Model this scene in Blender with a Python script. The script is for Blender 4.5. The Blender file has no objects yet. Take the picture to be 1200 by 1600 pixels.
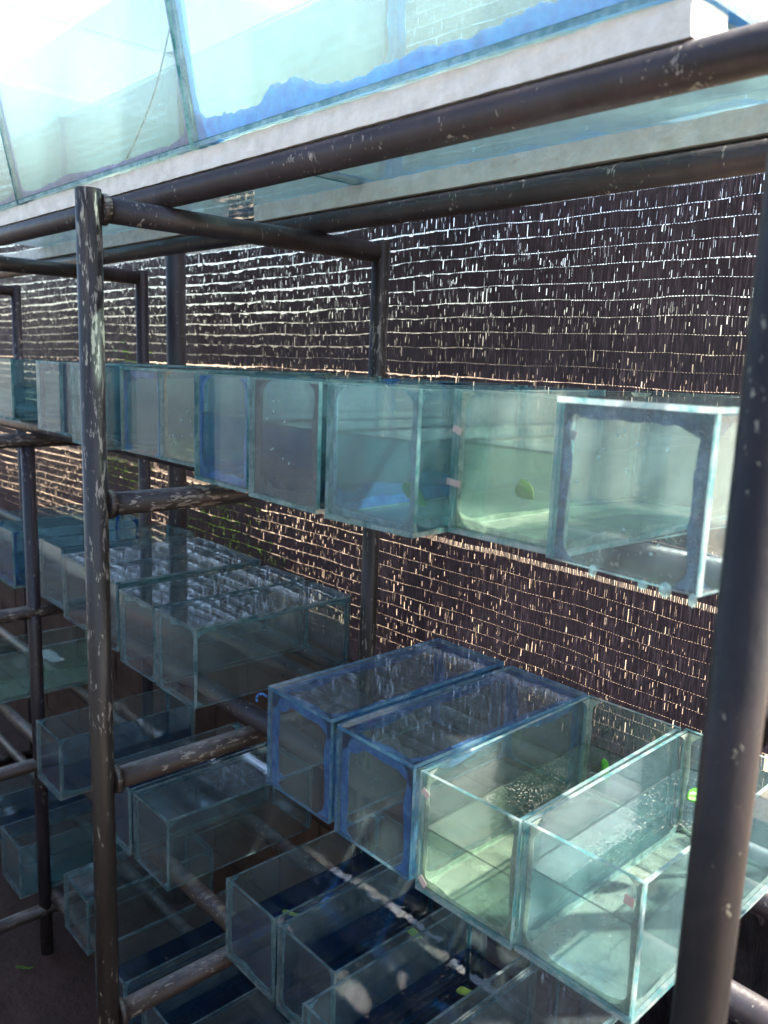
import bpy, math, random
from mathutils import Vector, Matrix, noise

# ---------------------------------------------------------------- camera, sky, sun, exposure
S = bpy.context.scene
COL = S.collection
ZC = 1.96                                     # camera height above the floor
cam_d = bpy.data.cameras.new('camera')
cam = bpy.data.objects.new('camera', cam_d); COL.objects.link(cam)
cam.matrix_world = Matrix(((0.67414367, -0.15544304, 0.72205801, 0.0),
                           (0.73767891, 0.09288674, -0.66873154, 0.0),
                           (0.03688005, 0.98346811, 0.17728606, ZC),
                           (0, 0, 0, 1)))
cam_d.sensor_fit = 'VERTICAL'; cam_d.sensor_height = 24.0; cam_d.lens = 24.0 * 1296 / 1600
cam_d.clip_start = 0.02; cam_d.clip_end = 600
cam_d.dof.use_dof = True; cam_d.dof.focus_distance = 1.45; cam_d.dof.aperture_fstop = 3.6
S.camera = cam

SUN_AZ = math.atan2(0.80, 0.60)               # direction towards the sun, from +X
SUN_EL = math.radians(43)
w = bpy.data.worlds.new('World'); S.world = w; w.use_nodes = True
nt = w.node_tree
bg = nt.nodes['Background']
sky = nt.nodes.new('ShaderNodeTexSky'); sky.sky_type = 'NISHITA'; sky.sun_disc = False
sky.sun_elevation = SUN_EL; sky.sun_rotation = math.pi / 2 - SUN_AZ
sky.dust_density = 3.0; sky.air_density = 1.0; sky.ozone_density = 0.6
nt.links.new(sky.outputs[0], bg.inputs[0]); bg.inputs[1].default_value = 0.15
sd = bpy.data.lights.new('sun', 'SUN'); sd.energy = 4.5; sd.angle = math.radians(0.9); sd.color = (1.0, 0.93, 0.82)
sun = bpy.data.objects.new('sun', sd); COL.objects.link(sun)
sv = Vector((math.cos(SUN_AZ) * math.cos(SUN_EL), math.sin(SUN_AZ) * math.cos(SUN_EL), math.sin(SUN_EL)))
sun.rotation_euler = sv.to_track_quat('Z', 'Y').to_euler()
V = S.view_settings
V.view_transform = 'Standard'; V.look = 'None'; V.gamma = 1.0; V.use_curve_mapping = False
V.exposure = 1.95
S.render.engine = 'CYCLES'
C = S.cycles
C.max_bounces = 10; C.diffuse_bounces = 3; C.glossy_bounces = 5; C.transmission_bounces = 6
C.transparent_max_bounces = 72; C.use_denoising = True; C.caustics_reflective = False; C.caustics_refractive = True
C.sample_clamp_indirect = 6.0; C.use_adaptive_sampling = True; C.adaptive_threshold = 0.03
R = random.Random(11)

# ---------------------------------------------------------------- helpers
def tag(o, label=None, cat=None, group=None, kind=None):
    if label: o['label'] = label
    if cat: o['category'] = cat
    if group: o['group'] = group
    if kind: o['kind'] = kind
    return o

def link(name, me, parent=None, loc=None, rz=0.0):
    o = bpy.data.objects.new(name, me); COL.objects.link(o)
    if parent is not None: o.parent = parent
    if loc is not None: o.location = loc
    if rz: o.rotation_euler = (0, 0, rz)
    return o

def empty(name, loc, rz=0.0):
    o = link(name, None, None, loc, rz); o.empty_display_size = 0.05
    return o

class MB:
    def __init__(s): s.v = []; s.f = []; s.m = []
    def quad(s, a, b, c, d, m=0):
        i = len(s.v); s.v += [a, b, c, d]; s.f.append((i, i+1, i+2, i+3)); s.m.append(m)
    def box(s, x0, x1, y0, y1, z0, z1, mats=(0,)*6):
        i = len(s.v)
        s.v += [(x0,y0,z0),(x1,y0,z0),(x1,y1,z0),(x0,y1,z0),(x0,y0,z1),(x1,y0,z1),(x1,y1,z1),(x0,y1,z1)]
        F = [(0,3,2,1),(4,5,6,7),(0,1,5,4),(2,3,7,6),(0,4,7,3),(1,2,6,5)]   # z-,z+,y-,y+,x-,x+
        for f, m in zip(F, mats): s.f.append(tuple(i+k for k in f)); s.m.append(m)
    def tube(s, a, b, r, n=20, hollow=False, m=0, seg=1, jit=0.0):
        a = Vector(a); b = Vector(b); d = (b - a).normalized()
        u = d.orthogonal().normalized(); v = d.cross(u)
        base = len(s.v)
        for j in range(seg + 1):
            p = a.lerp(b, j / seg)
            for k in range(n):
                t = 2 * math.pi * k / n
                s.v.append(tuple(p + (u * math.cos(t) + v * math.sin(t)) * (r + (R.uniform(-jit, jit) if jit else 0))))
        for j in range(seg):
            for k in range(n):
                k2 = (k + 1) % n
                s.f.append((base + j*n + k, base + j*n + k2, base + (j+1)*n + k2, base + (j+1)*n + k)); s.m.append(m)
        if not hollow:
            s.f.append(tuple(base + k for k in reversed(range(n)))); s.m.append(m)
            s.f.append(tuple(base + seg*n + k for k in range(n))); s.m.append(m)
        else:
            for p, end in ((a, 0), (b, seg)):
                ii = len(s.v)
                for k in range(n):
                    t = 2 * math.pi * k / n
                    s.v.append(tuple(p + (u * math.cos(t) + v * math.sin(t)) * r * 0.86))
                for k in range(n):
                    s.v.append(tuple(p + (d if end == 0 else -d) * 0.12 + (u * math.cos(2*math.pi*k/n) + v * math.sin(2*math.pi*k/n)) * r * 0.86))
                o = base + end * n
                for k in range(n):
                    k2 = (k + 1) % n
                    q1 = (o + k, o + k2, ii + k2, ii + k); q2 = (ii + k, ii + k2, ii + n + k2, ii + n + k)
                    if end == 0: q1 = q1[::-1]; q2 = q2[::-1]
                    s.f += [q1, q2]; s.m += [m, m]
    def mesh(s, name, mats, smooth=False):
        me = bpy.data.meshes.new(name); me.from_pydata(s.v, [], s.f)
        for m in mats: me.materials.append(m)
        if len(mats) > 1: me.polygons.foreach_set('material_index', s.m)
        if smooth:
            me.polygons.foreach_set('use_smooth', [len(f) == 4 for f in s.f])
        me.update()
        return me

# ---------------------------------------------------------------- materials
def mat(name):
    m = bpy.data.materials.new(name); m.use_nodes = True
    m.node_tree.nodes.clear()
    return m, m.node_tree.nodes, m.node_tree.links

def N(ns, t, **kw):
    n = ns.new('ShaderNode' + t)
    for k, v in kw.items():
        if k.startswith('i_'):
            key = k[2:]
            n.inputs[int(key) if key.isdigit() else key.replace('_', ' ')].default_value = v
        else: setattr(n, k, v)
    return n

def rgba(c): return (c[0], c[1], c[2], 1.0)

def coords(ns, ls, scale=(1, 1, 1), kind='Object'):
    tc = N(ns, 'TexCoord'); mp = N(ns, 'Mapping'); mp.inputs['Scale'].default_value = scale
    oi = N(ns, 'ObjectInfo'); sc_ = N(ns, 'VectorMath', operation='SCALE'); sc_.inputs[0].default_value = (13.7, 21.1, 17.9)
    ls.new(oi.outputs['Random'], sc_.inputs['Scale'])              # no two pipes or panes wear alike
    ad = N(ns, 'VectorMath', operation='ADD'); ls.new(tc.outputs[kind], ad.inputs[0]); ls.new(sc_.outputs[0], ad.inputs[1])
    ls.new(ad.outputs[0], mp.inputs[0])
    return mp.outputs[0]

def noise_tex(ns, ls, vec, scale, detail=4, rough=0.6, dist=0.0):
    n = N(ns, 'TexNoise'); n.inputs['Scale'].default_value = scale; n.inputs['Detail'].default_value = detail
    n.inputs['Roughness'].default_value = rough; n.inputs['Distortion'].default_value = dist
    if vec is not None: ls.new(vec, n.inputs['Vector'])
    return n.outputs['Fac']

def ramp(ns, ls, fac, stops):
    r = N(ns, 'ValToRGB'); e = r.color_ramp.elements
    while len(e) > 1: e.remove(e[-1])
    for i, (p, c) in enumerate(stops):
        el = e[0] if i == 0 else e.new(p)
        el.position = p; el.color = rgba(c) if not isinstance(c, (int, float)) else (c, c, c, 1)
    ls.new(fac, r.inputs[0])
    return r.outputs[0]

def mixc(ns, ls, fac, a, b):
    m = N(ns, 'Mix', data_type='RGBA')
    for s, v in ((0, fac), (6, a), (7, b)):
        if isinstance(v, (int, float)): m.inputs[s].default_value = v
        elif isinstance(v, tuple): m.inputs[s].default_value = rgba(v)
        else: ls.new(v, m.inputs[s])
    return m.outputs[2]

def math_n(ns, ls, op, a, b=None):
    m = N(ns, 'Math', operation=op)
    for s, v in ((0, a), (1, b)):
        if v is None: continue
        if isinstance(v, (int, float)): m.inputs[s].default_value = v
        else: ls.new(v, m.inputs[s])
    return m.outputs[0]

def mixs(ns, ls, fac, a, b):
    m = N(ns, 'MixShader')
    if isinstance(fac, (int, float)): m.inputs[0].default_value = fac
    else: ls.new(fac, m.inputs[0])
    ls.new(a, m.inputs[1]); ls.new(b, m.inputs[2])
    return m.outputs[0]

def out(ns, ls, sh):
    o = N(ns, 'OutputMaterial'); ls.new(sh, o.inputs[0])

def bump(ns, ls, h, strength, dist):
    b = N(ns, 'Bump'); b.inputs['Strength'].default_value = strength; b.inputs['Distance'].default_value = dist
    ls.new(h, b.inputs['Height'])
    return b.outputs[0]

def principled(ns, ls, col, rough, nrm=None, spec=0.5):
    p = N(ns, 'BsdfPrincipled')
    if isinstance(col, tuple): p.inputs['Base Color'].default_value = rgba(col)
    else: ls.new(col, p.inputs['Base Color'])
    if isinstance(rough, (int, float)): p.inputs['Roughness'].default_value = rough
    else: ls.new(rough, p.inputs['Roughness'])
    p.inputs['Specular IOR Level'].default_value = spec
    if nrm is not None: ls.new(nrm, p.inputs['Normal'])
    return p.outputs[0]

def steel_mat(name, base, chip, thr, stretch=(1, 1, 0.35), dust=0.0, rust=0.25, spec=0.4, sheen=0.0):
    m, ns, ls = mat(name)
    v = coords(ns, ls, stretch, 'Object')
    n1 = noise_tex(ns, ls, v, 130, 8, 0.66)
    n2 = noise_tex(ns, ls, v, 11, 3, 0.5)
    s = math_n(ns, ls, 'ADD', n1, math_n(ns, ls, 'MULTIPLY', math_n(ns, ls, 'SUBTRACT', n2, 0.5), 0.40))
    chips = ramp(ns, ls, s, [(0, 0), (thr, 0), (thr + 0.025, 1), (1, 1)])
    tone = ramp(ns, ls, noise_tex(ns, ls, v, 16, 5), [(0.25, tuple(c * 0.6 for c in base)), (0.75, tuple(c * 1.5 for c in base))])
    rst = ramp(ns, ls, noise_tex(ns, ls, v, 12, 6, 0.7), [(0.5, 0), (0.68, 1)])
    tone = mixc(ns, ls, math_n(ns, ls, 'MULTIPLY', rst, rust), tone, (0.065, 0.040, 0.034))
    ccol = mixc(ns, ls, noise_tex(ns, ls, v, 30, 4), tuple(c * 0.55 for c in chip), chip)
    col = mixc(ns, ls, chips, tone, ccol)
    if dust:
        g = N(ns, 'NewGeometry'); sx = N(ns, 'SeparateXYZ'); ls.new(g.outputs['Normal'], sx.inputs[0])
        up = ramp(ns, ls, math_n(ns, ls, 'MULTIPLY', sx.outputs[2], noise_tex(ns, ls, v, 40, 6, 0.7)), [(0.3, 0), (0.5, 1)])
        col = mixc(ns, ls, math_n(ns, ls, 'MULTIPLY', up, dust), col, (0.30, 0.27, 0.23))
    rough = ramp(ns, ls, n1, [(0.3, 0.30), (0.7, 0.52)])
    nrm = bump(ns, ls, math_n(ns, ls, 'SUBTRACT', noise_tex(ns, ls, v, 90, 4), math_n(ns, ls, 'MULTIPLY', chips, 0.5)), 0.35, 0.002)
    sh = principled(ns, ls, col, rough, nrm, spec)
    if sheen:
        pn = sh.node; pn.inputs['Sheen Weight'].default_value = sheen; pn.inputs['Sheen Roughness'].default_value = 0.35
        pn.inputs['Sheen Tint'].default_value = (0.9, 0.78, 0.6, 1)
    out(ns, ls, sh)
    return m

M_STEEL = steel_mat('steel_black_paint', (0.026, 0.022, 0.027), (0.32, 0.30, 0.27), 0.635)
M_STEEL_CHIP = steel_mat('steel_flaked_paint', (0.020, 0.017, 0.016), (0.27, 0.245, 0.21), 0.575, (1, 1, 0.22))
M_STEEL_DUST = steel_mat('steel_dusty_crossbar', (0.030, 0.024, 0.022), (0.28, 0.25, 0.215), 0.60, (1, 0.3, 1), 0.42, 0.5)
M_STEEL_NEAR = steel_mat('steel_spotted_paint', (0.015, 0.013, 0.014), (0.30, 0.275, 0.20), 0.665, (0.9, 0.9, 0.5), spec=0.2, sheen=0.08)

def schlick(ns, ls, f0, nrm=None):
    lw = N(ns, 'LayerWeight'); lw.inputs['Blend'].default_value = 0.5
    if nrm is not None: ls.new(nrm, lw.inputs['Normal'])
    p = math_n(ns, ls, 'POWER', lw.outputs['Facing'], 5.0)
    return math_n(ns, ls, 'ADD', math_n(ns, ls, 'MULTIPLY', p, 1 - f0), f0)

def glass_mat(name, tint, film, lo, hi, f0=0.06):
    """thin pane: tinted see-through, mirror-like sheen at grazing angles, a dried-on water film in patches"""
    m, ns, ls = mat(name)
    v = coords(ns, ls, (1, 1, 0.45))
    big = noise_tex(ns, ls, v, 6, 5, 0.6, 0.4)
    fine = noise_tex(ns, ls, coords(ns, ls, (3, 3, 0.4)), 60, 4, 0.7)
    speck = ramp(ns, ls, noise_tex(ns, ls, coords(ns, ls), 210, 2, 0.5), [(0.70, 0), (0.76, 1)])
    film_f = ramp(ns, ls, math_n(ns, ls, 'ADD', math_n(ns, ls, 'MULTIPLY', big, 0.7), math_n(ns, ls, 'MULTIPLY', fine, 0.3)),
                  [(0.34, lo), (0.66, hi)])
    drip = ramp(ns, ls, noise_tex(ns, ls, coords(ns, ls, (1, 1, 0.07)), 85, 4, 0.7), [(0.56, 0), (0.72, hi * 0.9)])
    film_f = math_n(ns, ls, 'ADD', film_f, drip)
    film_f = math_n(ns, ls, 'ADD', film_f, math_n(ns, ls, 'MULTIPLY', speck, 0.06))
    nrm = bump(ns, ls, noise_tex(ns, ls, coords(ns, ls), 34, 3), 0.05, 0.002)
    tr = N(ns, 'BsdfTransparent'); tr.inputs[0].default_value = rgba(tint)
    gl = N(ns, 'BsdfGlossy'); gl.inputs['Roughness'].default_value = 0.02; ls.new(nrm, gl.inputs['Normal'])
    gl.inputs[0].default_value = (0.95, 0.98, 1, 1)
    df = N(ns, 'BsdfDiffuse'); df.inputs[0].default_value = rgba(film)
    tl = N(ns, 'BsdfTranslucent'); tl.inputs[0].default_value = rgba(film)
    sc = mixs(ns, ls, 0.5, df.outputs[0], tl.outputs[0])
    sh = mixs(ns, ls, film_f, tr.outputs[0], sc)
    sh = mixs(ns, ls, schlick(ns, ls, f0), sh, gl.outputs[0])
    out(ns, ls, sh)
    return m

M_GLASS = glass_mat('glass_clear', (0.92, 0.965, 0.965), (0.54, 0.68, 0.70), 0.02, 0.085)
M_GLASS_LID = glass_mat('glass_lid', (0.92, 0.965, 0.965), (0.52, 0.62, 0.66), 0.015, 0.10, 0.14)
M_GLASS_MILKY = glass_mat('glass_milky', (0.88, 0.945, 0.955), (0.40, 0.61, 0.66), 0.03, 0.085)
M_GLASS_GREEN = glass_mat('glass_green_film', (0.90, 0.95, 0.935), (0.50, 0.64, 0.62), 0.022, 0.075)
M_GLASS_BLUE = glass_mat('glass_blue_film', (0.90, 0.95, 0.96), (0.42, 0.54, 0.64), 0.02, 0.08)
M_GLASS_TOP = glass_mat('glass_large', (0.945, 0.985, 0.98), (0.66, 0.82, 0.82), 0.035, 0.11)

def edge_mat(name, c1, c2, clear=0.35):
    m, ns, ls = mat(name)
    v = coords(ns, ls)
    col = mixc(ns, ls, ramp(ns, ls, noise_tex(ns, ls, v, 24, 7, 0.75), [(0.40, 0), (0.60, 1)]), c1, c2)
    df = N(ns, 'BsdfDiffuse'); ls.new(col, df.inputs[0])
    tl = N(ns, 'BsdfTranslucent'); ls.new(col, tl.inputs[0])
    tr = N(ns, 'BsdfTransparent'); ls.new(col, tr.inputs[0])
    gl = N(ns, 'BsdfGlossy'); gl.inputs['Roughness'].default_value = 0.12
    sh = mixs(ns, ls, 0.5, df.outputs[0], tl.outputs[0])
    sh = mixs(ns, ls, clear, sh, tr.outputs[0])
    sh = mixs(ns, ls, 0.10, sh, gl.outputs[0])
    out(ns, ls, sh)
    return m

M_EDGE = edge_mat('glass_cut_edge', (0.07, 0.26, 0.27), (0.38, 0.60, 0.60))
M_EDGE_DIM = edge_mat('glass_cut_edge_dim', (0.12, 0.26, 0.28), (0.48, 0.60, 0.60), 0.45)  # paler flecks painted in for light glinting along the lower shelves' edges
M_EDGE_PALE = edge_mat('glass_cut_edge_limed', (0.20, 0.52, 0.54), (0.78, 0.85, 0.83))
M_EDGE_BLUE = edge_mat('glass_cut_edge_blue', (0.06, 0.24, 0.46), (0.26, 0.48, 0.60))

def seal_mat(name, c1, c2, alpha_lo=0.75):
    m, ns, ls = mat(name)
    v = coords(ns, ls)
    n = noise_tex(ns, ls, v, 45, 6, 0.7)
    col = mixc(ns, ls, ramp(ns, ls, n, [(0.35, 0), (0.65, 1)]), c1, c2)
    df = N(ns, 'BsdfDiffuse'); ls.new(col, df.inputs[0])
    tl = N(ns, 'BsdfTranslucent'); ls.new(col, tl.inputs[0])
    gl = N(ns, 'BsdfGlossy'); gl.inputs['Roughness'].default_value = 0.25
    tr = N(ns, 'BsdfTransparent'); ls.new(mixc(ns, ls, 0.5, col, (1.0, 1.0, 1.0)), tr.inputs[0])
    sh = mixs(ns, ls, 0.45, df.outputs[0], tl.outputs[0])
    a = ramp(ns, ls, noise_tex(ns, ls, coords(ns, ls, (1, 1, 1)), 70, 5, 0.75), [(0.35, alpha_lo), (0.6, 1.0)])
    sh = mixs(ns, ls, a, tr.outputs[0], sh)
    sh = mixs(ns, ls, 0.06, sh, gl.outputs[0])
    out(ns, ls, sh)
    return m

M_SEAL_BLUE = seal_mat('silicone_blue', (0.02, 0.13, 0.44), (0.09, 0.31, 0.64), 0.75)
M_SEAL_BRIGHT = seal_mat('silicone_bright_blue', (0.0, 0.30, 0.72), (0.03, 0.50, 0.88), 0.85)
M_SEAL_VIOLET = seal_mat('silicone_violet_blue', (0.03, 0.05, 0.36), (0.10, 0.14, 0.50), 0.85)
M_SEAL_NAVY = seal_mat('silicone_navy', (0.002, 0.012, 0.040), (0.010, 0.04, 0.10), 0.92)
M_SEAL_SLATE = seal_mat('silicone_slate', (0.05, 0.09, 0.19), (0.20, 0.29, 0.40), 0.2)
M_SEAL_TEAL = seal_mat('silicone_teal', (0.10, 0.28, 0.34), (0.26, 0.46, 0.50), 0.5)
M_SEAL_PALE = seal_mat('silicone_pale', (0.42, 0.50, 0.42), (0.66, 0.70, 0.60), 0.5)
M_SEAL_TAN = seal_mat('silicone_stained', (0.30, 0.26, 0.17), (0.50, 0.50, 0.38), 0.5)

def water_mats(name, tint, body, amount, dustk=0.5):
    m, ns, ls = mat(name + '_body')
    tr = N(ns, 'BsdfTransparent'); tr.inputs[0].default_value = rgba(tint)
    df = N(ns, 'BsdfDiffuse'); tl = N(ns, 'BsdfTranslucent')
    v = coords(ns, ls, (1, 1, 1.3))
    col = mixc(ns, ls, ramp(ns, ls, noise_tex(ns, ls, v, 9, 4, 0.6, 0.6), [(0.3, 0), (0.7, 1)]), tuple(c * 0.6 for c in body), body)
    ls.new(col, df.inputs[0]); ls.new(col, tl.inputs[0])
    f = ramp(ns, ls, noise_tex(ns, ls, v, 7, 4), [(0.3, amount * 0.4), (0.7, amount)])
    out(ns, ls, mixs(ns, ls, f, tr.outputs[0], mixs(ns, ls, 0.55, df.outputs[0], tl.outputs[0])))
    m2, ns, ls = mat(name + '_surface')
    nrm = bump(ns, ls, noise_tex(ns, ls, coords(ns, ls), 22, 2), 0.10, 0.004)
    tr = N(ns, 'BsdfTransparent'); tr.inputs[0].default_value = rgba(tuple(min(1, c * 1.05) for c in tint))
    gl = N(ns, 'BsdfGlossy'); gl.inputs['Roughness'].default_value = 0.015; ls.new(nrm, gl.inputs['Normal'])
    sh = mixs(ns, ls, schlick(ns, ls, 0.09), tr.outputs[0], gl.outputs[0])
    dust = ramp(ns, ls, math_n(ns, ls, 'ADD', noise_tex(ns, ls, coords(ns, ls), 330, 2, 0.5), math_n(ns, ls, 'MULTIPLY', noise_tex(ns, ls, coords(ns, ls), 9, 3), 0.25)), [(0.765, 0), (0.82, dustk)])
    dd = N(ns, 'BsdfDiffuse'); dd.inputs[0].default_value = (0.5, 0.48, 0.42, 1)
    out(ns, ls, mixs(ns, ls, dust, sh, dd.outputs[0]))
    m3, ns, ls = mat(name + '_meniscus')  # meniscus ring, its colour darkened for the dark reflection at the waterline
    tr = N(ns, 'BsdfTransparent'); tr.inputs[0].default_value = rgba(tuple(c * 0.8 for c in tint))
    dd = N(ns, 'BsdfDiffuse'); dd.inputs[0].default_value = rgba(tuple(c * 0.22 for c in body))
    out(ns, ls, mixs(ns, ls, 0.55, tr.outputs[0], dd.outputs[0]))
    return m, m2, m3

W_CLEAR = water_mats('water_clear', (0.72, 0.88, 0.90), (0.20, 0.42, 0.45), 0.36)
W_GREEN = water_mats('water_green', (0.86, 0.94, 0.89), (0.42, 0.57, 0.46), 0.27)
W_BLUE = water_mats('water_blue', (0.58, 0.80, 0.90), (0.10, 0.32, 0.46), 0.45)
W_DEEP = water_mats('water_deep_blue', (0.40, 0.60, 0.76), (0.012, 0.075, 0.20), 0.55, 0.10)
W_PALE = water_mats('water_pale_green', (0.88, 0.95, 0.905), (0.58, 0.72, 0.62), 0.26)
W_TURQ = water_mats('water_turquoise', (0.86, 0.945, 0.955), (0.55, 0.72, 0.75), 0.20)

W_TOP = water_mats('water_large_tank', (0.85, 0.94, 0.93), (0.52, 0.72, 0.72), 0.14)

def sediment_mat():
    m, ns, ls = mat('sediment')
    tr = N(ns, 'BsdfTransparent'); df = N(ns, 'BsdfDiffuse')
    ls.new(mixc(ns, ls, noise_tex(ns, ls, coords(ns, ls), 40, 5), (0.34, 0.38, 0.30), (0.58, 0.64, 0.52)), df.inputs[0])
    f = ramp(ns, ls, noise_tex(ns, ls, coords(ns, ls), 14, 6, 0.7), [(0.38, 0.05), (0.68, 0.5)])
    out(ns, ls, mixs(ns, ls, f, tr.outputs[0], df.outputs[0]))
    return m
M_SED = sediment_mat()

def simple(name, c1, c2, scale, rough=0.8, bstr=0.4, bdist=0.004, bscale=None, stretch=(1, 1, 1), spec=0.3):
    m, ns, ls = mat(name)
    v = coords(ns, ls, stretch)
    col = mixc(ns, ls, ramp(ns, ls, noise_tex(ns, ls, v, scale, 7, 0.65), [(0.32, 0), (0.68, 1)]), c1, c2)
    nrm = bump(ns, ls, noise_tex(ns, ls, v, bscale or scale * 3, 6, 0.65), bstr, bdist)
    out(ns, ls, principled(ns, ls, col, rough, nrm, spec))
    return m

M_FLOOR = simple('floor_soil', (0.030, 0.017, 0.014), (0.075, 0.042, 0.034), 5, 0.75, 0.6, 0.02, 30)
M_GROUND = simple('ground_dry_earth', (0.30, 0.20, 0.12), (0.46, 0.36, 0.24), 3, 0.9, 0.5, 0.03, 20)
M_FOAM = simple('styrofoam', (0.64, 0.61, 0.55), (0.82, 0.79, 0.73), 40, 0.85, 0.5, 0.003, 160)
M_TAPE = simple('masking_tape', (0.45, 0.33, 0.28), (0.62, 0.50, 0.44), 60, 0.7, 0.3, 0.001)
M_BLOCK = simple('block_earth_stained', (0.045, 0.026, 0.020), (0.11, 0.066, 0.048), 7, 0.9, 0.6, 0.006, 40)
M_WALL = simple('wall_grey_boards', (0.085, 0.092, 0.095), (0.15, 0.158, 0.162), 6, 0.85)
M_BARK = simple('bark', (0.08, 0.055, 0.04), (0.16, 0.12, 0.09), 20, 0.9)

def net_mat(name, c1, c2, trans):
    m, ns, ls = mat(name)
    v = coords(ns, ls, (1, 1, 0.04))
    streak = noise_tex(ns, ls, v, 420, 3, 0.7)
    col = mixc(ns, ls, ramp(ns, ls, streak, [(0.4, 0), (0.72, 1)]), c1, c2)
    p = principled(ns, ls, col, 0.55, bump(ns, ls, streak, 0.5, 0.002), 0.3)
    tl = N(ns, 'BsdfTranslucent'); ls.new(mixc(ns, ls, ramp(ns, ls, streak, [(0.5, 0), (0.75, 1)]), trans, tuple(min(1, t * 6) for t in trans)), tl.inputs[0])
    out(ns, ls, mixs(ns, ls, 0.4, p, tl.outputs[0]))
    return m
M_NET = net_mat('shade_net_black', (0.012, 0.010, 0.014), (0.034, 0.029, 0.038), (0.010, 0.008, 0.011))
M_NET_HEM = net_mat('shade_net_hem', (0.05, 0.042, 0.047), (0.12, 0.105, 0.11), (0.04, 0.034, 0.034))

def leaf_mat(name, c1, c2):
    m, ns, ls = mat(name)
    n = noise_tex(ns, ls, coords(ns, ls), 30, 3)
    col = mixc(ns, ls, n, c1, c2)
    p = principled(ns, ls, col, 0.35, None, 0.5)
    tl = N(ns, 'BsdfTranslucent'); ls.new(col, tl.inputs[0])
    out(ns, ls, mixs(ns, ls, 0.4, p, tl.outputs[0]))
    return m
M_LEAF = leaf_mat('leaf_bright_green', (0.07, 0.40, 0.05), (0.22, 0.56, 0.08))
M_LEAF_OLD = leaf_mat('leaf_olive', (0.22, 0.44, 0.07), (0.42, 0.52, 0.14))
M_BUSH = leaf_mat('bush_leaf', (0.07, 0.17, 0.02), (0.16, 0.28, 0.03))

# ---------------------------------------------------------------- the setting
def grid_sheet(name, m, x0, x1, y0, y1, nx, ny, zf):
    v = []; f = []
    for j in range(ny + 1):
        for i in range(nx + 1):
            x = x0 + (x1 - x0) * i / nx; y = y0 + (y1 - y0) * j / ny
            v.append((x, y, zf(x, y)))
    for j in range(ny):
        for i in range(nx):
            a = j * (nx + 1) + i; f.append((a, a + 1, a + nx + 2, a + nx + 1))
    me = bpy.data.meshes.new(name); me.from_pydata(v, [], f); me.materials.append(m)
    me.polygons.foreach_set('use_smooth', [True] * len(f)); me.update()
    return me

tag(link('ground', grid_sheet('ground', M_GROUND, -220, 220, -220, 220, 60, 60, lambda x, y: -0.03)), kind='structure')
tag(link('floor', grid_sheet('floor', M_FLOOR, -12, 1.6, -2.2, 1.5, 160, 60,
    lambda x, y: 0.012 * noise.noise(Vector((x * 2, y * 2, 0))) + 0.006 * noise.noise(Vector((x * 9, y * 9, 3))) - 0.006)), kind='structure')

# unseen board wall across the aisle, added to keep the sky from the lowest shelves
wl = empty('shade_wall', (-2.7, -1.15, 0))
tag(wl, 'unseen dark board wall added across the aisle to shade the lower shelves', 'wall')
bw = 0.22
bm_ = MB(); bm_.box(-bw / 2 + .004, bw / 2 - .004, -.012, .012, 0, 2.0); board = bm_.mesh('board', [M_WALL])
nb = int(14.0 / bw)
for k in range(nb):
    o = link('board', board, wl, (-9.5 + bw * (k + .5), R.uniform(-.004, .004), 0))
lw_ = empty('low_wall', (-3.4, 1.50, 0)); tag(lw_, 'low dark brown earth-stained wall under the shade net', 'wall')
blk = MB(); blk.box(-.195, .195, -.05, .05, .003, .187); blk = blk.mesh('block', [M_BLOCK])
for j in range(6):
    for k in range(-10, 14):
        x = k * .40 + (.20 if j % 2 else 0) 
        link('block', blk, lw_, (x - .6, R.uniform(-.003, .003), j * .195))
mb = MB(); mb.box(-5.0, 4.9, -.044, .044, -.01, 1.172); link('mortar', mb.mesh('mortar', [M_BLOCK]), lw_)

# ---------------------------------------------------------------- steel rack
D = 0.042; r = D / 2
Z = lambda z: z + ZC
LV = (0.233, -0.265, -0.790, -1.290, -1.803)          # crossbar heights relative to the lens
FX = (-0.25, -1.39, -2.51, -3.63)
YF, YB = 0.60, 1.25
rack = empty('tank_rack', (-1.39, 0.92, 0))
tag(rack, 'long black painted steel pipe rack carrying rows of small glass tanks', 'rack')
def rl(p): return (p[0] + 1.39, p[1] - 0.92, p[2])
def rtube(name, a, b, m, rad=r, hollow=False, seg=1, jit=0.0):
    mb = MB()
    a = Vector(rl(a)); b = Vector(rl(b))
    mb.tube((0, 0, 0), b - a, rad, 24, hollow, 0, seg, jit)
    return link(name, mb.mesh(name, [m], True), rack, a)
def weld(p, axis, rad=r + .003):
    a = Vector(p); d = Vector(axis)
    mb = MB(); mb.tube((0, 0, 0), d * .012, rad + .002, 18, False, 0, 1, .0018)
    link('weld', mb.mesh('weld', [M_STEEL_DUST], True), rack, rl(p))
for i, fx in enumerate(FX):
    pm = M_STEEL_NEAR if i == 0 else M_STEEL_CHIP if i == 1 else M_STEEL
    top = Z(0.262) if i else Z(0.42)
    rtube('post', (fx, YF, 0.0), (fx, YF, top), pm, r, True)
    rtube('post', (fx, YB, 0.0), (fx, YB, Z(0.256)), M_STEEL_CHIP if i == 1 else M_STEEL, r * .93, True)
    for k, z in enumerate(LV):
        cm = M_STEEL if k == 0 else M_STEEL_DUST
        rtube('crossbar', (fx, YF + r * .9, Z(z)), (fx, YB - r * .8, Z(z)), cm)
        if i: weld((fx, YF + r * .88, Z(z)), (0, 1, 0))
rtube('post', (-2.51, 0.88, 0.0), (-2.51, 0.88, Z(-0.265) - r * .9), M_STEEL, r * .95)
RAILS = ((0, .745), (0, 1.09), (1, .90), (1, 1.12), (2, .935), (2, 1.16), (3, .905), (3, 1.17), (4, .91), (4, 1.15))
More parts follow.
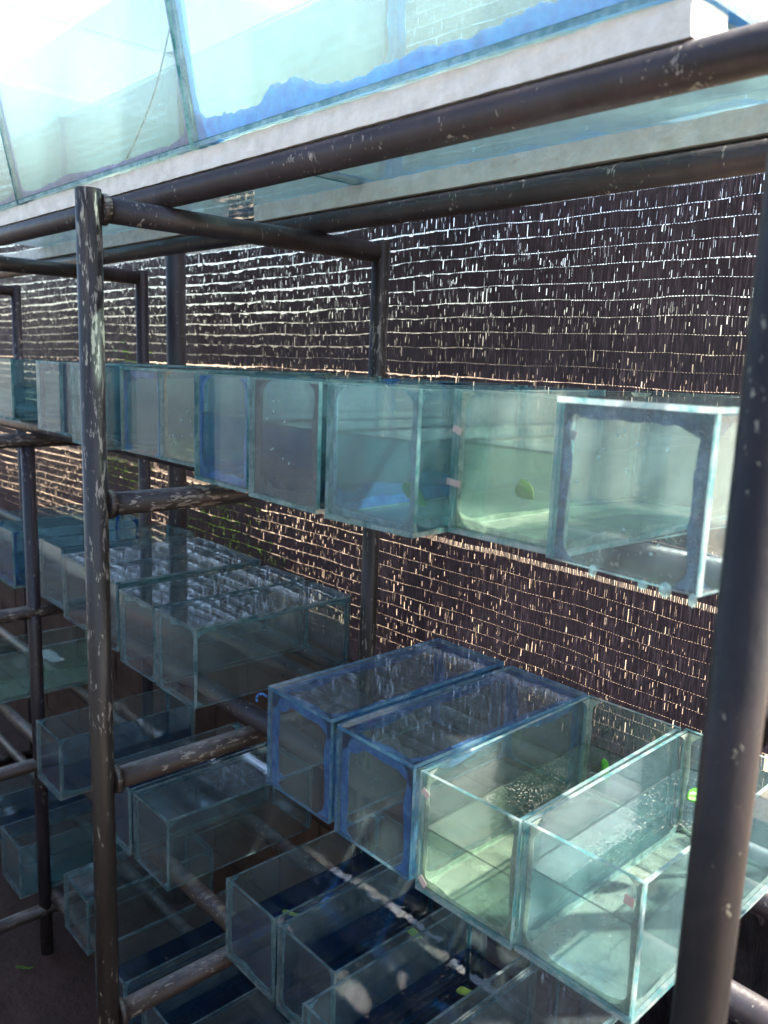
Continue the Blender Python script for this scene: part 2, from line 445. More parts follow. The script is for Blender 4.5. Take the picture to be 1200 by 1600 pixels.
for k, y in RAILS:
    z = Z(LV[k]) + 2 * r - .001
    rtube('rail', (-4.6, y, z), (-0.12, y, z), M_STEEL if k < 3 else M_STEEL_DUST)
rtube('rail', (-4.6, 1.262, Z(-.748)), (-0.12, 1.262, Z(-.748)), M_STEEL, r * .9)

# ---------------------------------------------------------------- small glass tanks
T = 0.0058
def pane_mesh(x0, x1, y0, y1, z0, z1, g, e):
    mb = MB(); dx, dy, dz = x1 - x0, y1 - y0, z1 - z0
    cx, cy, cz = (x0+x1)/2, (y0+y1)/2, (z0+z1)/2
    th = min(dx, dy, dz)
    mats = [1 if dz != th else 0]*2 + [1 if dy != th else 0]*2 + [1 if dx != th else 0]*2
    mb.box(-dx/2, dx/2, -dy/2, dy/2, -dz/2, dz/2, mats)
    return mb.mesh('pane', [g, e]), (cx, cy, cz)

def smear(mb, a, b, dirv, nrm, wlo, whi, seed, thick=.0009, n=26, wave=6.0, lobes=0.0, rag=.13):
    """a thin smeared band of silicone along the line a-b, its free edge uneven"""
    a = Vector(a); b = Vector(b); dirv = Vector(dirv); nrm = Vector(nrm) * thick
    i0 = len(mb.v)
    for k in range(n + 1):
        t = k / n
        q = noise.noise(Vector((t * wave * (b - a).length * 2.4, seed * 3.7, 0))) * .62 + .5
        q2 = noise.noise(Vector((t * (b - a).length * 42, seed * 1.3, 5))) * .5 + .35 * noise.noise(Vector((t * (b - a).length * 110, seed, 2))) + .5
        ww = wlo + (whi - wlo) * min(1, max(0, q * 1.1 - .05)) + (whi - wlo) * rag * (q2 - .5)
        if lobes: ww += lobes * max(0, noise.noise(Vector((t * 4.1, seed * 2.1, 9)))) * 2
        e = .016 * ((1 - min(1, t * 9)) ** 2 + (1 - min(1, (1 - t) * 9)) ** 2)
        p = a.lerp(b, t)
        o = p + dirv * (ww + e * (whi > .006))
        mb.v += [tuple(p), tuple(o), tuple(p + nrm * 1.5), tuple(o + nrm * .6)]
    for k in range(n):
        c = i0 + 4 * k; d = c + 4
        mb.f += [(c+2, c+3, d+3, d+2), (c, d, d+1, c+1), (c+1, d+1, d+3, c+3), (c, c+2, d+2, d)]; mb.m += [0]*4
    e = i0 + 4 * n
    mb.f += [(i0, i0+1, i0+3, i0+2), (e, e+2, e+3, e+1)]; mb.m += [0]*2

STY = {  # glass, edge, seal, smear width low/high, water
    'clear': (M_GLASS, M_EDGE_DIM, M_SEAL_TEAL, .003, .007, W_CLEAR),
    'pale': (M_GLASS_GREEN, M_EDGE_PALE, M_SEAL_PALE, .004, .009, W_PALE),
    'stain': (M_GLASS_GREEN, M_EDGE, M_SEAL_TAN, .004, .009, W_GREEN),
    'turq': (M_GLASS_MILKY, M_EDGE_PALE, M_SEAL_PALE, .004, .010, W_TURQ),
    'milky': (M_GLASS_MILKY, M_EDGE, M_SEAL_TEAL, .004, .010, W_CLEAR),
    'milkyblue': (M_GLASS_MILKY, M_EDGE, M_SEAL_BLUE, .006, .014, W_BLUE),
    'navy': (M_GLASS_MILKY, M_EDGE, M_SEAL_NAVY, .008, .018, W_DEEP),
    'slate': (M_GLASS_MILKY, M_EDGE_PALE, M_SEAL_SLATE, .004, .020, W_CLEAR),
    'blue': (M_GLASS, M_EDGE_BLUE, M_SEAL_BLUE, .008, .022, W_BLUE),
    'dimblue': (M_GLASS, M_EDGE_DIM, M_SEAL_TEAL, .004, .010, W_DEEP),
}
protos = {}
def tank_parts(wd, dp, h, inv, style, water, var, stain=None):
    key = (wd, dp, h, inv, style, water, var, stain)
    if key in protos: return protos[key]
    g, e, sl, lo, hi, W = STY[style]
    P = []; g2 = .0004
    X, Y = wd / 2, dp / 2
    zb, zt = (0, h - T - g2) if inv else (T + g2, h)
    for nm, bx in (('front_pane', (-X, X, -Y, -Y + T, zb, zt)), ('back_pane', (-X, X, Y - T, Y, zb, zt)),
                   ('side_pane', (-X, -X + T, -Y + T + g2, Y - T - g2, zb, zt - .0012)), ('side_pane', (X - T, X, -Y + T + g2, Y - T - g2, zb, zt - .0012)),
                   ('top_pane' if inv else 'base_pane', (-X, X, -Y, Y, h - T, h) if inv else (-X, X, -Y, Y, 0, T))):
        P.append((nm,) + pane_mesh(*bx, M_GLASS_LID if nm == 'top_pane' else g, e))
    xi, yi = X - T - .0005, Y - T - .0005
    sd_ = var * 17.3 + hash(style) % 7 if False else var * 17.3 + len(style)
    z0, z1 = zb + .001, zt - .003
    for j, (sx, sy) in enumerate(((-1, -1), (1, -1), (1, 1), (-1, 1))):      # upright corners
        mb = MB()
        smear(mb, (sx*xi, sy*yi, z0), (sx*xi, sy*yi, z1), (-sx, 0, 0), (0, -sy, 0), lo, hi, sd_ + j)
        smear(mb, (sx*xi, sy*yi, z0), (sx*xi, sy*yi, z1), (0, -sy, 0), (-sx, 0, 0), lo, hi * .8, sd_ + j + .5)
        P.append(('seal', mb.mesh('seal', [sl]), (0, 0, 0)))
    zc = zt - .0004 if inv else zb + .0004; up = -1 if inv else 1
    for j, (a, b, n1) in enumerate((((-xi, -yi), (xi, -yi), (0, 1)), ((xi, -yi), (xi, yi), (-1, 0)), ((xi, yi), (-xi, yi), (0, -1)), ((-xi, yi), (-xi, -yi), (1, 0)))):
        mb = MB()
        smear(mb, (a[0], a[1], zc), (b[0], b[1], zc), (0, 0, up), (n1[0], n1[1], 0), lo, hi, sd_ + 9 + j, lobes=hi * .5)
        smear(mb, (a[0], a[1], zc), (b[0], b[1], zc), (n1[0], n1[1], 0), (0, 0, up), lo, hi * .8, sd_ + 20 + j)
        P.append(('seal', mb.mesh('seal', [sl]), (0, 0, 0)))
    if water and not inv:
        mb = MB(); q = .0016
        x, y = xi - q, yi - q
        n = 10; zz = h * water
        mb.box(-x, x, -y, y, T + .002, zz, (1, 0, 1, 1, 1, 1))
        e1 = xi - .0002; e2 = yi - .0002
        for (ax, ay, bx_, by_) in ((-e1, -e2, e1, -e2), (e1, -e2, e1, e2), (e1, e2, -e1, e2), (-e1, e2, -e1, -e2)):
            mb.quad((ax, ay, zz - .0012), (bx_, by_, zz - .0012), (bx_, by_, zz + .0016), (ax, ay, zz + .0016), 2)
        if style in ('pale', 'turq', 'stain'):
            sb = MB(); sb.box(-x + .004, x - .004, -y + .004, y - .004, T + .0026, T + .0034)
            P.append(('sediment', sb.mesh('sediment', [M_SED]), (0, 0, 0)))
        P.append(('water', mb.mesh('water', [W[1], W[0], W[2]]), (0, 0, 0)))
    if stain:
        ms = {'blue': M_SEAL_BLUE, 'navy': M_SEAL_NAVY}[stain]
        for j, (a, b, n1) in enumerate((((xi, yi), (-xi, yi), (0, -1)), ((-xi, yi), (-xi, -yi), (1, 0)))):
            mb = MB()
            smear(mb, (a[0] + n1[0]*.0013, a[1] + n1[1]*.0013, zc + .002), (b[0] + n1[0]*.0013, b[1] + n1[1]*.0013, zc + .002), (0, 0, 1), (n1[0]*.3, n1[1]*.3, 0), .012, .05, sd_ + 31 + j, n=44, wave=5)
            P.append(('stain', mb.mesh('stain', [ms]), (0, 0, 0)))
    protos[key] = P
    return P

WD, DP = .168, .42
def tank(x, y, lev, style, label, inv=False, water=0.0, wd=WD, dp=DP, yaw=0.0, h=None, tapes=(), var=None, stain=None):
    z = Z(LV[lev]) + 3 * r
    h = h or (.174 if lev == 1 else .178)
    t = empty('glass_tank', (x + wd / 2, y + dp / 2, z), math.radians(yaw))
    tag(t, label, 'tank', 'small glass tanks on the rack')
    v = var if var is not None else R.randrange(3)
    for nm, me, loc in tank_parts(wd, dp, h, inv, style, water, v, stain):
        link(nm, me, t, loc)
    for (tx, tz, tw, th, ang) in tapes:
        mb = MB(); mb.box(-tw/2, tw/2, -.0004, .0004, -th/2, th/2)
        o = link('tape', mb.mesh('tape', [M_TAPE]), t, (tx, -dp / 2 - .0007, tz)); o.rotation_euler = (0, ang, 0)
    return t

# upper row of small tanks (shelf just below eye level), left to right
t_L1 = [
 tank(-2.63, .825, 1, 'milky', 'leftmost tank of the upper row, cut by the photo edge, pale aqua side', water=.55),
 tank(-2.20, .80, 1, 'slate', 'upper row tank with a grey front in a thin dark seal, second from the left', inv=True),
 tank(-2.022, .79, 1, 'navy', 'narrow sliver of a tank with dark seams between the grey and sea-green upper row tanks', water=.6),
 tank(-1.835, .742, 1, 'milky', 'sea-green tank crossed by the tall flaked post, upper row', water=.60),
 tank(-1.655, .772, 1, 'milkyblue', 'upper row tank framed in rounded blue-grey seal, just right of the flaked post', inv=True),
 tank(-1.475, .768, 1, 'stain', 'olive-stained sea-green tank with bubbles on its glass, set back in the upper row', water=.25),
 tank(-1.205, .69, 1, 'milkyblue', 'light blue tank with a fine waterline, left of the navy-sealed one', water=.63, yaw=-3, stain='blue'),
 tank(-1.02, .673, 1, 'navy', 'upper row tank with a heavy navy seal and dark blue water', water=.63, yaw=-1.5, stain='navy'),
 tank(-.843, .668, 1, 'milky', 'upper row tank with a free right side and a curled green leaf inside', water=.645, wd=.155, yaw=3.5, stain='blue'),
 tank(-.684, .739, 1, 'pale', 'clear green-watered tank with bits of masking tape on its left edge, upper row', water=.64, yaw=1,
      tapes=((-.078, .062, .022, .008, .1), (-.076, .126, .014, .008, .35), (.083, .135, .015, .010, .3))),
 tank(-.511, .722, 1, 'slate', 'empty upturned tank at the right end of the upper row, slate blue smears', inv=True, wd=.182, yaw=-4),
]
def droplets(t, spots, rad):
    mb = MB()
    rings = ((0, 1.0), (.5, .86), (.85, .5))
    for sgn in (1,):
        for q, (zz, rr) in enumerate(rings):
            for k in range(8): mb.v.append((rr * math.cos(k * math.pi / 4), -zz * .6, rr * math.sin(k * math.pi / 4)))
    mb.v.append((0, -.6, 0))
    for q in range(2):
        for k in range(8): mb.f.append((q*8 + k, q*8 + (k+1) % 8, q*8 + 8 + (k+1) % 8, q*8 + 8 + k)); mb.m.append(0)
    for k in range(8): mb.f.append((16 + k, 16 + (k+1) % 8, 24)); mb.m.append(0)
    me = mb.mesh('droplet', [M_EDGE_PALE], True)
    for (x, y, z) in spots:
        o = link('droplet', me, t, (x, y, z)); o.scale = (rad * R.uniform(.7, 1.2),) * 2 + (rad * R.uniform(.8, 1.4),)
droplets(t_L1[5], [(R.uniform(-.06, .07), -.2102, R.uniform(.03, .12)) for _ in range(14)], .0022)
droplets(t_L1[10], [(R.uniform(-.07, .07), -.2102, R.uniform(.03, .15)) for _ in range(12)], .0018)
droplets(t_L1[10], [(-.03, -.207, -.002), (.03, -.207, -.003), (.055, -.207, -.002), (.084, -.207, -.005)], .006)
droplets(t_L1[7], [(R.uniform(-.06, .06), -.2102, R.uniform(.03, .15)) for _ in range(8)], .0015)
# middle row
t_L2 = [
 tank(-2.93, .87, 2, 'milky', 'far left tank of the middle row, behind the short inner post', water=.6),
 tank(-2.743, .845, 2, 'milkyblue', 'blue-watered tank right behind the short inner post, middle row', water=.62),
 tank(-2.447, .88, 2, 'clear', 'open tank half full of dark water, left of the upturned ones in the middle row', water=.57),
 tank(-2.215, .856, 2, 'clear', 'upturned clear tank just left of the tall flaked post, middle row', inv=True),
 tank(-2.035, .85, 2, 'clear', 'upturned clear tank directly behind the tall flaked post, middle row', inv=True),
 tank(-1.805, .83, 2, 'dimblue', 'narrow-fronted upturned tank with teal corner seals, left neighbour of the see-through one', inv=True),
 tank(-1.62, .827, 2, 'dimblue', 'upturned see-through tank with a bare right side, beside the gap in the middle row', inv=True),
 tank(-1.108, .772, 2, 'blue', 'upturned blue-edged tank with a curl of silicone at its top left corner', inv=True, wd=.171),
 tank(-.917, .768, 2, 'blue', 'upturned tank with broad blue smears and a scratched glass top', inv=True),
 tank(-.738, .767, 2, 'pale', 'open tank of yellow-green water with tan tape on its left corner', water=.53,
      tapes=((-.072, .150, .014, .010, .5), (-.070, .018, .016, .010, .7)), yaw=1.5),
 tank(-.566, .775, 2, 'turq', 'nearest open tank, turquoise water and lime-white front edges, beside the near post', water=.66, wd=.165, yaw=1,
      tapes=((.066, .150, .012, .012, .1),)),
]
# lower row
t_L3 = [
 tank(-3.07, .86, 3, 'pale', 'green-sided tank at the far left under the middle row', water=.6),
 tank(-2.305, .80, 3, 'dimblue', 'dim lower row tank left of the flaked post, half full of dark water', water=.55),
 tank(-1.945, .83, 3, 'dimblue', 'dark blue tank below the third crossbar, half hidden by the flaked post', water=.7),
 tank(-1.762, .835, 3, 'clear', 'upturned dusty clear tank alone below the third crossbar', inv=True),
 tank(-1.326, .826, 3, 'dimblue', 'open tank with deep blue water at the left of the lower right trio', water=.50, stain='blue'),
 tank(-1.143, .825, 3, 'dimblue', 'middle open tank of the lower right trio, pale left corner seal', water=.55),
 tank(-.957, .743, 3, 'dimblue', 'lower row tank with a white-limed right rim, sticking out at the bottom edge', water=.45),
 tank(-.768, .78, 3, 'clear', 'dark upturned tank in the bottom right corner below the turquoise one', inv=True),
]
# bottom row
t_L4 = [
 tank(-3.05, .80, 4, 'dimblue', 'dark tank at the far left of the bottom row', water=.5),
 tank(-2.686, .805, 4, 'clear', 'dusty tank behind the foot of the short inner post, bottom row', water=.4),
 tank(-2.303, .863, 4, 'dimblue', 'small-looking upturned tank left of the flaked post, bottom row', inv=True),
 tank(-1.93, .80, 4, 'dimblue', 'dark tank behind the foot of the flaked post, bottom row', water=.55),
 tank(-1.705, .82, 4, 'dimblue', 'bottom row tank with a white-limed rim under the lowest visible crossbar', water=.5),
]

# ---------------------------------------------------------------- large tanks on the top shelf
def big_tank(x0, x1, y0, y1, h, wl_, label, seal, lean, blo, bhi, seed, lobes):
    z = Z(LV[0]) + 3 * r + .036
    t = empty('large_tank', ((x0 + x1) / 2, (y0 + y1) / 2, z)); tag(t, label, 'tank', 'large tanks on the top shelf')
    X, Y = (x1 - x0) / 2, (y1 - y0) / 2; th = .007
    def slab(nm, q, n):            # q: four corners of the outer face, n: inward normal
        n = Vector(n) * th; i = [Vector(p) + n for p in q]; q = [Vector(p) for p in q]
        mb = MB(); mb.v = [tuple(p) for p in q + i]
        mb.f = [(0,1,2,3), (7,6,5,4)] + [(k, k + 4, (k+1) % 4 + 4, (k+1) % 4) for k in range(4)]; mb.m = [0, 0, 1, 1, 1, 1]
        link(nm, mb.mesh(nm, [M_GLASS_TOP, M_EDGE]), t)
    F = lambda zz: -Y - lean * zz
    g3 = .0006
    slab('front_pane', [(-X, F(th+g3), th+g3), (X, F(th+g3), th+g3), (X, F(h), h), (-X, F(h), h)], (0, 1, 0))
    slab('back_pane', [(X, Y, th+g3), (-X, Y, th+g3), (-X, Y, h), (X, Y, h)], (0, -1, 0))
    for s, nn in ((-1, (1, 0, 0)), (1, (-1, 0, 0))):
        q = [(s*X, Y - th - g3, th+g3), (s*X, F(th) + th + g3, th+g3), (s*X, F(h) + th + g3, h - .002), (s*X, Y - th - g3, h - .002)]
        slab('side_pane', q if s < 0 else q[::-1], nn)
    slab('base_pane', [(-X, -Y, 0), (-X, Y, 0), (X, Y, 0), (X, -Y, 0)], (0, 0, 1))
    xi = X - th - .0006
    yf = lambda zz: F(zz) + th + .0006
    zb, zt = th + .001, h - .003
    for s in (-1, 1):
        mb = MB()
        smear(mb, (s*xi, yf(zb), zb), (s*xi, yf(zt), zt), (-s, 0, 0), (0, 1, 0), blo, bhi * .6, seed + s, n=60)
        smear(mb, (s*xi, yf(zb), zb), (s*xi, yf(zt), zt), (0, 1, 0), (-s, 0, 0), blo, bhi * .5, seed + s + .4, n=60)
        link('seal', mb.mesh('seal', [seal]), t)
        mb = MB()
        smear(mb, (s*xi, Y - th - .0006, zb), (s*xi, Y - th - .0006, zt), (-s, 0, 0), (0, -1, 0), blo * 1.5, bhi, seed + s + 3, n=60)
        smear(mb, (s*xi, Y - th - .0006, zb), (s*xi, Y - th - .0006, zt), (0, -1, 0), (-s, 0, 0), blo * 1.5, bhi, seed + s + 4, n=60)
        link('seal', mb.mesh('seal', [seal]), t)
        mb = MB()
        smear(mb, (s*xi, -Y + .02, zb), (s*xi, Y - .02, zb), (-s, 0, 0), (0, 0, 1), blo, bhi * .6, seed + s + 6, n=60)
        link('seal', mb.mesh('seal', [seal]), t)
    mb = MB()
    smear(mb, (-xi, yf(zb), zb), (xi, yf(zb), zb), (0, -lean, 1), (0, 1, 0), blo, bhi, seed + 7, n=240, wave=2.2, lobes=lobes, rag=.42)
    smear(mb, (-xi, yf(zb), zb), (xi, yf(zb), zb), (0, 1, 0), (0, 0, 1), blo, bhi * .6, seed + 8, n=160)
    link('seal', mb.mesh('seal', [seal]), t)
    mb = MB()
    smear(mb, (-xi, Y - th - .0006, zb), (xi, Y - th - .0006, zb), (0, 0, 1), (0, -1, 0), blo, bhi, seed + 11, n=120)
    link('seal', mb.mesh('seal', [seal]), t)
    q = .003; zz = wl_
    mb = MB(); a, b = -xi + q, xi - q
    mb.v = [(a, yf(zb) + q, zb + .002), (b, yf(zb) + q, zb + .002), (b, Y - th - q, zb + .002), (a, Y - th - q, zb + .002),
            (a, yf(zz) + q, zz), (b, yf(zz) + q, zz), (b, Y - th - q, zz), (a, Y - th - q, zz)]
    mb.f = [(0,3,2,1),(4,5,6,7),(0,1,5,4),(2,3,7,6),(0,4,7,3),(1,2,6,5)]; mb.m = [1, 0, 1, 1, 1, 1]
    link('water', mb.mesh('water', [W_TOP[1], W_TOP[0]]), t)
    return t
big_tank(-2.875, -2.085, .728, 1.17, .42, .26, 'large tank cut off at the left edge of the top shelf', M_SEAL_VIOLET, .20, .006, .016, 3, 0)
big_tank(-2.075, -1.285, .728, 1.17, .42, .26, 'large pale aqua tank with violet-blue seals on the top shelf', M_SEAL_VIOLET, .20, .006, .016, 5, .006)
big_tank(-1.275, -.41, .728, 1.17, .42, .26, 'large tank with wide bright blue silicone smears along its bottom edge', M_SEAL_BRIGHT, .20, .009, .034, 8, .03)

# styrofoam strips between the top rails and the large tanks
def foam(x0, x1, y0, y1, z0, z1, label):
    mb = MB(); nx = max(4, int((x1 - x0) / .012)); ny = 6; nz = 4
    def P(x, y, z): 
        k = noise.noise(Vector((x * 40, y * 40, z * 60))) * .0022 + noise.noise(Vector((x * 9, y * 9, z * 9))) * .002
        return (x + k, y + k, z - (abs(k) if z > (z0 + z1) / 2 else 0))
    def face(fn, nu, nv):
        for a in range(nu):
            for b in range(nv):
                mb.quad(P(*fn(a/nu, b/nv)), P(*fn((a+1)/nu, b/nv)), P(*fn((a+1)/nu, (b+1)/nv)), P(*fn(a/nu, (b+1)/nv)))
    lx = lambda u: x0 + (x1 - x0) * u
    ly = lambda u: y0 + (y1 - y0) * u
    lz = lambda u: z0 + (z1 - z0) * u
    face(lambda u, v: (lx(u), y0, lz(v)), nx, nz); face(lambda u, v: (lx(1-u), y1, lz(v)), nx, nz)
    face(lambda u, v: (lx(u), ly(v), z1), nx, ny); face(lambda u, v: (lx(1-u), ly(v), z0), nx, ny)
    face(lambda u, v: (x1, ly(u), lz(v)), ny, nz); face(lambda u, v: (x0, ly(1-u), lz(v)), ny, nz)
    return tag(link('foam_strip', mb.mesh('foam_strip', [M_FOAM])), label, 'foam strip', 'styrofoam strips under the large tanks')
fz = Z(LV[0]) + 3 * r
foam(-3.4, -.415, .735, .80, fz, fz + .035, 'long grey-white styrofoam strip on the front top rail')
foam(-3.4, -1.83, 1.075, 1.14, fz, fz + .035, 'shorter styrofoam strip on the back top rail, left of the gap')
foam(-1.62, -.3, 1.075, 1.14, fz, fz + .035, 'bright styrofoam strip on the back top rail, right of the gap')

# ---------------------------------------------------------------- shade net
def build_net():
    rn = random.Random(5); HX, HZ = -.525, Z(-.645)
    v = []; f = []; mi = []
    X0, X1 = -8.5, -.38
    def pos(x, z):
        y = 1.42 + .016 * noise.noise(Vector((x * 1.7, z * 1.3, 0))) + .006 * noise.noise(Vector((x * 7, z * 6, 4)))
        dz = .012 * noise.noise(Vector((x * 1.1, z * 2.0, 8))) + .0045 * noise.noise(Vector((x * 6, z * 11, 2))) + .0016 * noise.noise(Vector((x * 22, z * 30, 6)))
        if x < -3.2: y += .05 * (x + 3.2)
        return (x, y, z + dz)
    def quad(xa, xb, za, zb, m=0, sl=0.0):
        if ((xa - HX) / .012) ** 2 + (((za + zb) / 2 - HZ) / .022) ** 2 < 1 + .3 * noise.noise(Vector((xa * 60, za * 60, 0))): return   # a torn hole
        i = len(v); v.extend((pos(xa, za), pos(xb, za), pos(xb + sl, zb), pos(xa + sl, zb))); f.append((i, i+1, i+2, i+3)); mi.append(m)
    pitch = .0318; z = Z(-.80); row = 0
    ztop = Z(.88)
    while z < ztop:
        zr = z - ZC
        hem = abs(zr - .285) < pitch / 2 or abs(zr + .462) < pitch / 2
        far = lambda x: min(1.0, max(0.0, (-x - 1.05) / 1.5))
        rowk = rn.uniform(.55, 1.35)
        lowk = min(1.0, max(.45, 1.0 + (zr + .1) * 1.1))
        def gapw(x):
            q = .5 + noise.noise(Vector((x * 2.3, row * 1.9, 7))) * .7 + noise.noise(Vector((x * 48, row * 3.7, 1))) * 1.15
            return max(.0005, (.0013 + .0048 * far(x)) * lowk * rowk * max(.10, q + .12) * (1 - .45 * (1 - far(x)) * (zr < -.25)))
        zb = z + pitch
        dens = rn.uniform(.7, 1.4)
        x = X0
        while x < X1:                                   # solid knitted band, parted here and there between its tapes
            near = x > -4.2
            step = rn.expovariate(1 / (.0105 if near else .06)) / dens + .0025
            xe = min(X1, x + step)
            n = max(1, int((xe - x) / .009)) if near else max(1, int((xe - x) / .2))
            for k in range(n):
                xa = x + (xe - x) * k / n; xb = x + (xe - x) * (k + 1) / n
                quad(xa, xb, z, zb - gapw(xa))
            if xe >= X1: break
            top = zb - gapw(xe)
            big = rn.random(); fx = far(xe)
            if big < .70: sw = rn.uniform(.00015, .0005) * (1 + .8 * fx); ln = rn.uniform(.15, .6)
            elif big < .94: sw = rn.uniform(.0005, .0012) * (1 + 2.0 * fx); ln = rn.uniform(.12, .48)
            else: sw = rn.uniform(.0010, .0024); ln = rn.uniform(.3, .9)
            a = z + (top - z) * max(0, rn.uniform(-.25, .75)); b = min(top, a + (top - z) * ln)
            if a > z + .0008: quad(xe, xe + sw, z, a)
            if b < top - .0008: quad(xe, xe + sw, b, top)
            x = xe + sw
        x = X0; sgn = 1                                  # stitch line: zigzag threads between this band and the next
        while x < X1:
            fx = far(x); gap = gapw(x)
            near = x > -4.2
            p = .0031 if near else .012
            bw_ = p * (.58 - .28 * fx) * rn.uniform(.7, 1.25)
            if rn.random() > .35 * fx + .05:
                quad(x, x + bw_, zb - gap - .0006, zb + .0006, 0, sgn * .0013)
            sgn = -sgn
            x += p * rn.uniform(.85, 1.15)
        if hem:
            x = X0; hz = zb + .011
            while x < X1:
                p = .0042 if x > -4.2 else .014
                quad(x, x + p * rn.uniform(.72, .95), zb - .0004, hz, 1, rn.uniform(-.001, .001)); x += p
            zb = hz
        z = zb; row += 1
    me = bpy.data.meshes.new('shade_net'); me.from_pydata(v, [], f)
    me.materials.append(M_NET); me.materials.append(M_NET_HEM)
    me.polygons.foreach_set('material_index', mi); me.update()
    return me
tag(link('shade_net', build_net()), 'black knitted shade net hung behind the rack, light coming through its rows of slits', 'net')

def crumple():
    nx, nz = 60, 70; v = []; f = []
    for j in range(nz + 1):
        for i in range(nx + 1):
            x = -.80 + .50 * i / nx; z = Z(-1.45) + .56 * j / nz
            p = Vector((x * 9, z * 3.5, 1))
            y = 1.33 + .05 * noise.noise(p) + .03 * abs(noise.noise(p * 2.3)) + .012 * noise.noise(p * 6)
            v.append((x + .02 * noise.noise(p * 1.4 + Vector((3, 0, 0))), y, z))
    for j in range(nz):
        for i in range(nx):
            a = j * (nx + 1) + i; f.append((a, a + 1, a + nx + 2, a + nx + 1))
    me = bpy.data.meshes.new('net_bundle'); me.from_pydata(v, [], f); me.materials.append(M_NET)
    me.polygons.foreach_set('use_smooth', [True] * len(f)); me.update()
    return me
tag(link('net_bundle', crumple()), 'crumpled black net hanging low behind the near post', 'net')

mb = MB(); mb.tube((0, 0, 0), (0, 0, Z(.9)), .031, 24, True)
tag(link('net_post', mb.mesh('net_post', [M_STEEL], True), None, (-2.48, 1.352, 0)), 'thick dark upright pole standing between the rack and the net', 'pole')

# ---------------------------------------------------------------- curled leaves in the tanks
def leaf(x, y, z, L, wdt, rot, label, m=M_LEAF, curl=.5):
    n = 10; v = []; f = []
    for i in range(n + 1):
        t = i / n; hw = wdt * (math.sin(math.pi * (t * .96 + .02) ** .8) ** .9) + .0008
        bend = curl * L * .35 * (t - .5) ** 2 * 4
        for k in range(-2, 3):
            s = k / 2
            v.append((L * (t - .5), hw * s, bend + abs(s) ** 1.4 * hw * .9 + .04 * L * math.sin(t * 5 + s * .6)))
    top = len(v)
    v += [(a, b, c - .0012) for a, b, c in v]
    for i in range(n):
        for k in range(4):
            a = i * 5 + k; f.append((a, a + 5, a + 6, a + 1)); f.append((top + a, top + a + 1, top + a + 6, top + a + 5))
    for i in range(n):
        a = i * 5; b = a + 4
        f.append((a, top + a, top + a + 5, a + 5)); f.append((b, b + 5, top + b + 5, top + b))
    for k in range(4):
        f.append((k, k + 1, top + k + 1, top + k)); e = n * 5 + k; f.append((e, top + e, top + e + 1, e + 1))
    me = bpy.data.meshes.new('leaf'); me.from_pydata(v, [], f); me.materials.append(m)
    me.polygons.foreach_set('use_smooth', [True] * len(f)); me.update()
    o = link('green_leaf', me, None, (x, y, Z(z))); o.rotation_euler = rot
    return tag(o, label, 'leaf', 'green leaves in the tanks')
leaf(-.735, .73, -.165, .040, .009, (.9, .7, .5), 'curled green leaf in the upper row tank with the bare right side', M_LEAF)
leaf(-.615, .81, -.150, .038, .010, (1.1, .35, -.4), 'olive-green leaf drifting in the taped tank of the upper row', M_LEAF_OLD)
leaf(-.475, 1.08, -.600, .062, .016, (.2, .1, .9), 'bright green leaf afloat in the nearest turquoise tank')
leaf(-.655, 1.10, -.630, .045, .009, (.1, 1.2, .3), 'small upright green leaf afloat in the yellow-green tank')
leaf(-1.245, .93, -1.135, .036, .005, (.3, .25, 1.0), 'thin green leaf afloat in the deep blue lower row tank', M_LEAF_OLD)
leaf(-1.03, 1.08, -1.127, .036, .007, (.5, .2, .4), 'green leaf in the back of the middle lower row tank', M_LEAF_OLD)
leaf(-.87, 1.05, -1.14, .036, .007, (.5, .3, 1.2), 'green leaf in the tank with the white-limed rim', M_LEAF_OLD)
leaf(-2.46, .79, -1.948, .055, .005, (.05, 0, .9), 'dim green leaf lying on the dark floor by the short post foot', M_BUSH)

# curl of cured silicone at the blue tank
def wire(name, pts, rad, m, label, cat):
    mb = MB()
    for a, b in zip(pts[:-1], pts[1:]): mb.tube(a, b, rad, 8)
    return tag(link(name, mb.mesh(name, [m], True)), label, cat)
wire('silicone_curl', [(-1.108, .770, Z(-.568)), (-1.118, .768, Z(-.566)), (-1.128, .766, Z(-.570)), (-1.132, .765, Z(-.578)), (-1.130, .765, Z(-.584))], .0022, M_SEAL_BLUE,
     'little blue curl of silicone at the corner of an upturned tank', 'silicone')

wire('air_tube', [(-1.70 + .03 * math.sin(k * .35), .80 + .012 * k, Z(.36) + .030 * k) for k in range(13)], .0022, M_STEEL,
     'thin dark air tube hanging inside the pale aqua large tank', 'tube')

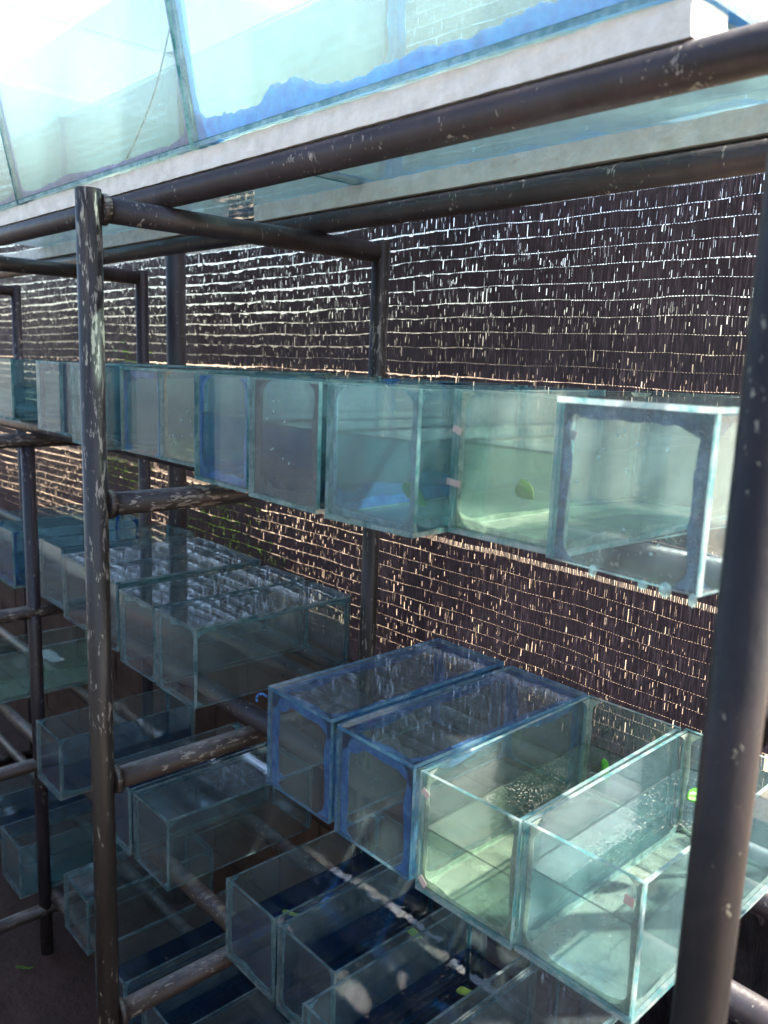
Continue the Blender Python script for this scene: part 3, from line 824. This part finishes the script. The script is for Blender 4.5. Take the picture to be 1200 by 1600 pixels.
# ---------------------------------------------------------------- shrubs outside, seen through the slits
def bush(x, y, h, rad, n, label, seed):
    rb = random.Random(seed)
    t = empty('shrub', (x, y, -.03)); tag(t, label, 'shrub', 'shrubs outside the net')
    mb = MB()
    for k in range(5):
        a = k * 1.3; mb.tube((0, 0, 0), (rad * .5 * math.cos(a), rad * .5 * math.sin(a), h * .8), .02, 6)
    link('trunk', mb.mesh('trunk', [M_BARK]), t)
    mb = MB()
    for k in range(n):
        while True:
            p = Vector((rb.uniform(-1, 1), rb.uniform(-1, 1), rb.uniform(-1, 1)))
            if .25 < p.length < 1: break
        c = Vector((p.x * rad, p.y * rad, h * .55 + p.z * h * .5))
        c += Vector((noise.noise(c * 2), noise.noise(c * 2 + Vector((9, 0, 0))), 0)) * .3
        u = Vector((rb.uniform(-1, 1), rb.uniform(-1, 1), rb.uniform(-.6, .6))).normalized(); s = rb.uniform(.05, .11)
        q = u.orthogonal().normalized() * s * .45; u *= s
        mb.quad(tuple(c - u), tuple(c + q), tuple(c + u), tuple(c - q))
    link('crown', mb.mesh('crown', [M_BUSH]), t)
bush(-6.5, 3.05, 2.0, .30, 420, 'yellow-green shrub outside the net, seen through the slits at the far left', 1)
bush(-5.1, 3.2, 1.15, .38, 420, 'low shrub outside the net, seen through the slits below the upper row', 2)

def tree(x, y, h, cr, n, label, seed):
    rb = random.Random(seed)
    t = empty('tree', (x, y, -.03)); tag(t, label, 'tree')
    mb = MB(); mb.tube((0, 0, 0), (.1, 0, h * .45), .16, 12); mb.tube((.1, 0, h * .45), (0, .1, h), .10, 10)
    for k in range(7):
        a = k * 2.4; mb.tube((.05, 0, h * (.6 + .05 * k)), (cr * .8 * math.cos(a), cr * .8 * math.sin(a), h * (.85 + .04 * k)), .045, 7)
    link('trunk', mb.mesh('trunk', [M_BARK]), t)
    mb = MB()
    for k in range(n):
        while True:
            p = Vector((rb.uniform(-1, 1), rb.uniform(-1, 1), rb.uniform(-1, 1)))
            if p.length < 1 + .25 * noise.noise(p * 3): break
        c = Vector((p.x * cr, p.y * cr, h + p.z * cr * 1.05))
        u = Vector((rb.uniform(-1, 1), rb.uniform(-1, 1), rb.uniform(-.6, .6))).normalized(); s_ = rb.uniform(.09, .18)
        q = u.orthogonal().normalized() * s_ * .5; u *= s_
        mb.quad(tuple(c - u), tuple(c + q), tuple(c + u), tuple(c - q))
    link('crown', mb.mesh('crown', [M_BUSH]), t)
tree(.75, 6.2, 7.0, 1.4, 4200, 'unseen leafy tree added outside beyond the net to shade it', 4)  # added out of view, crown placed to keep sun off the net's left part
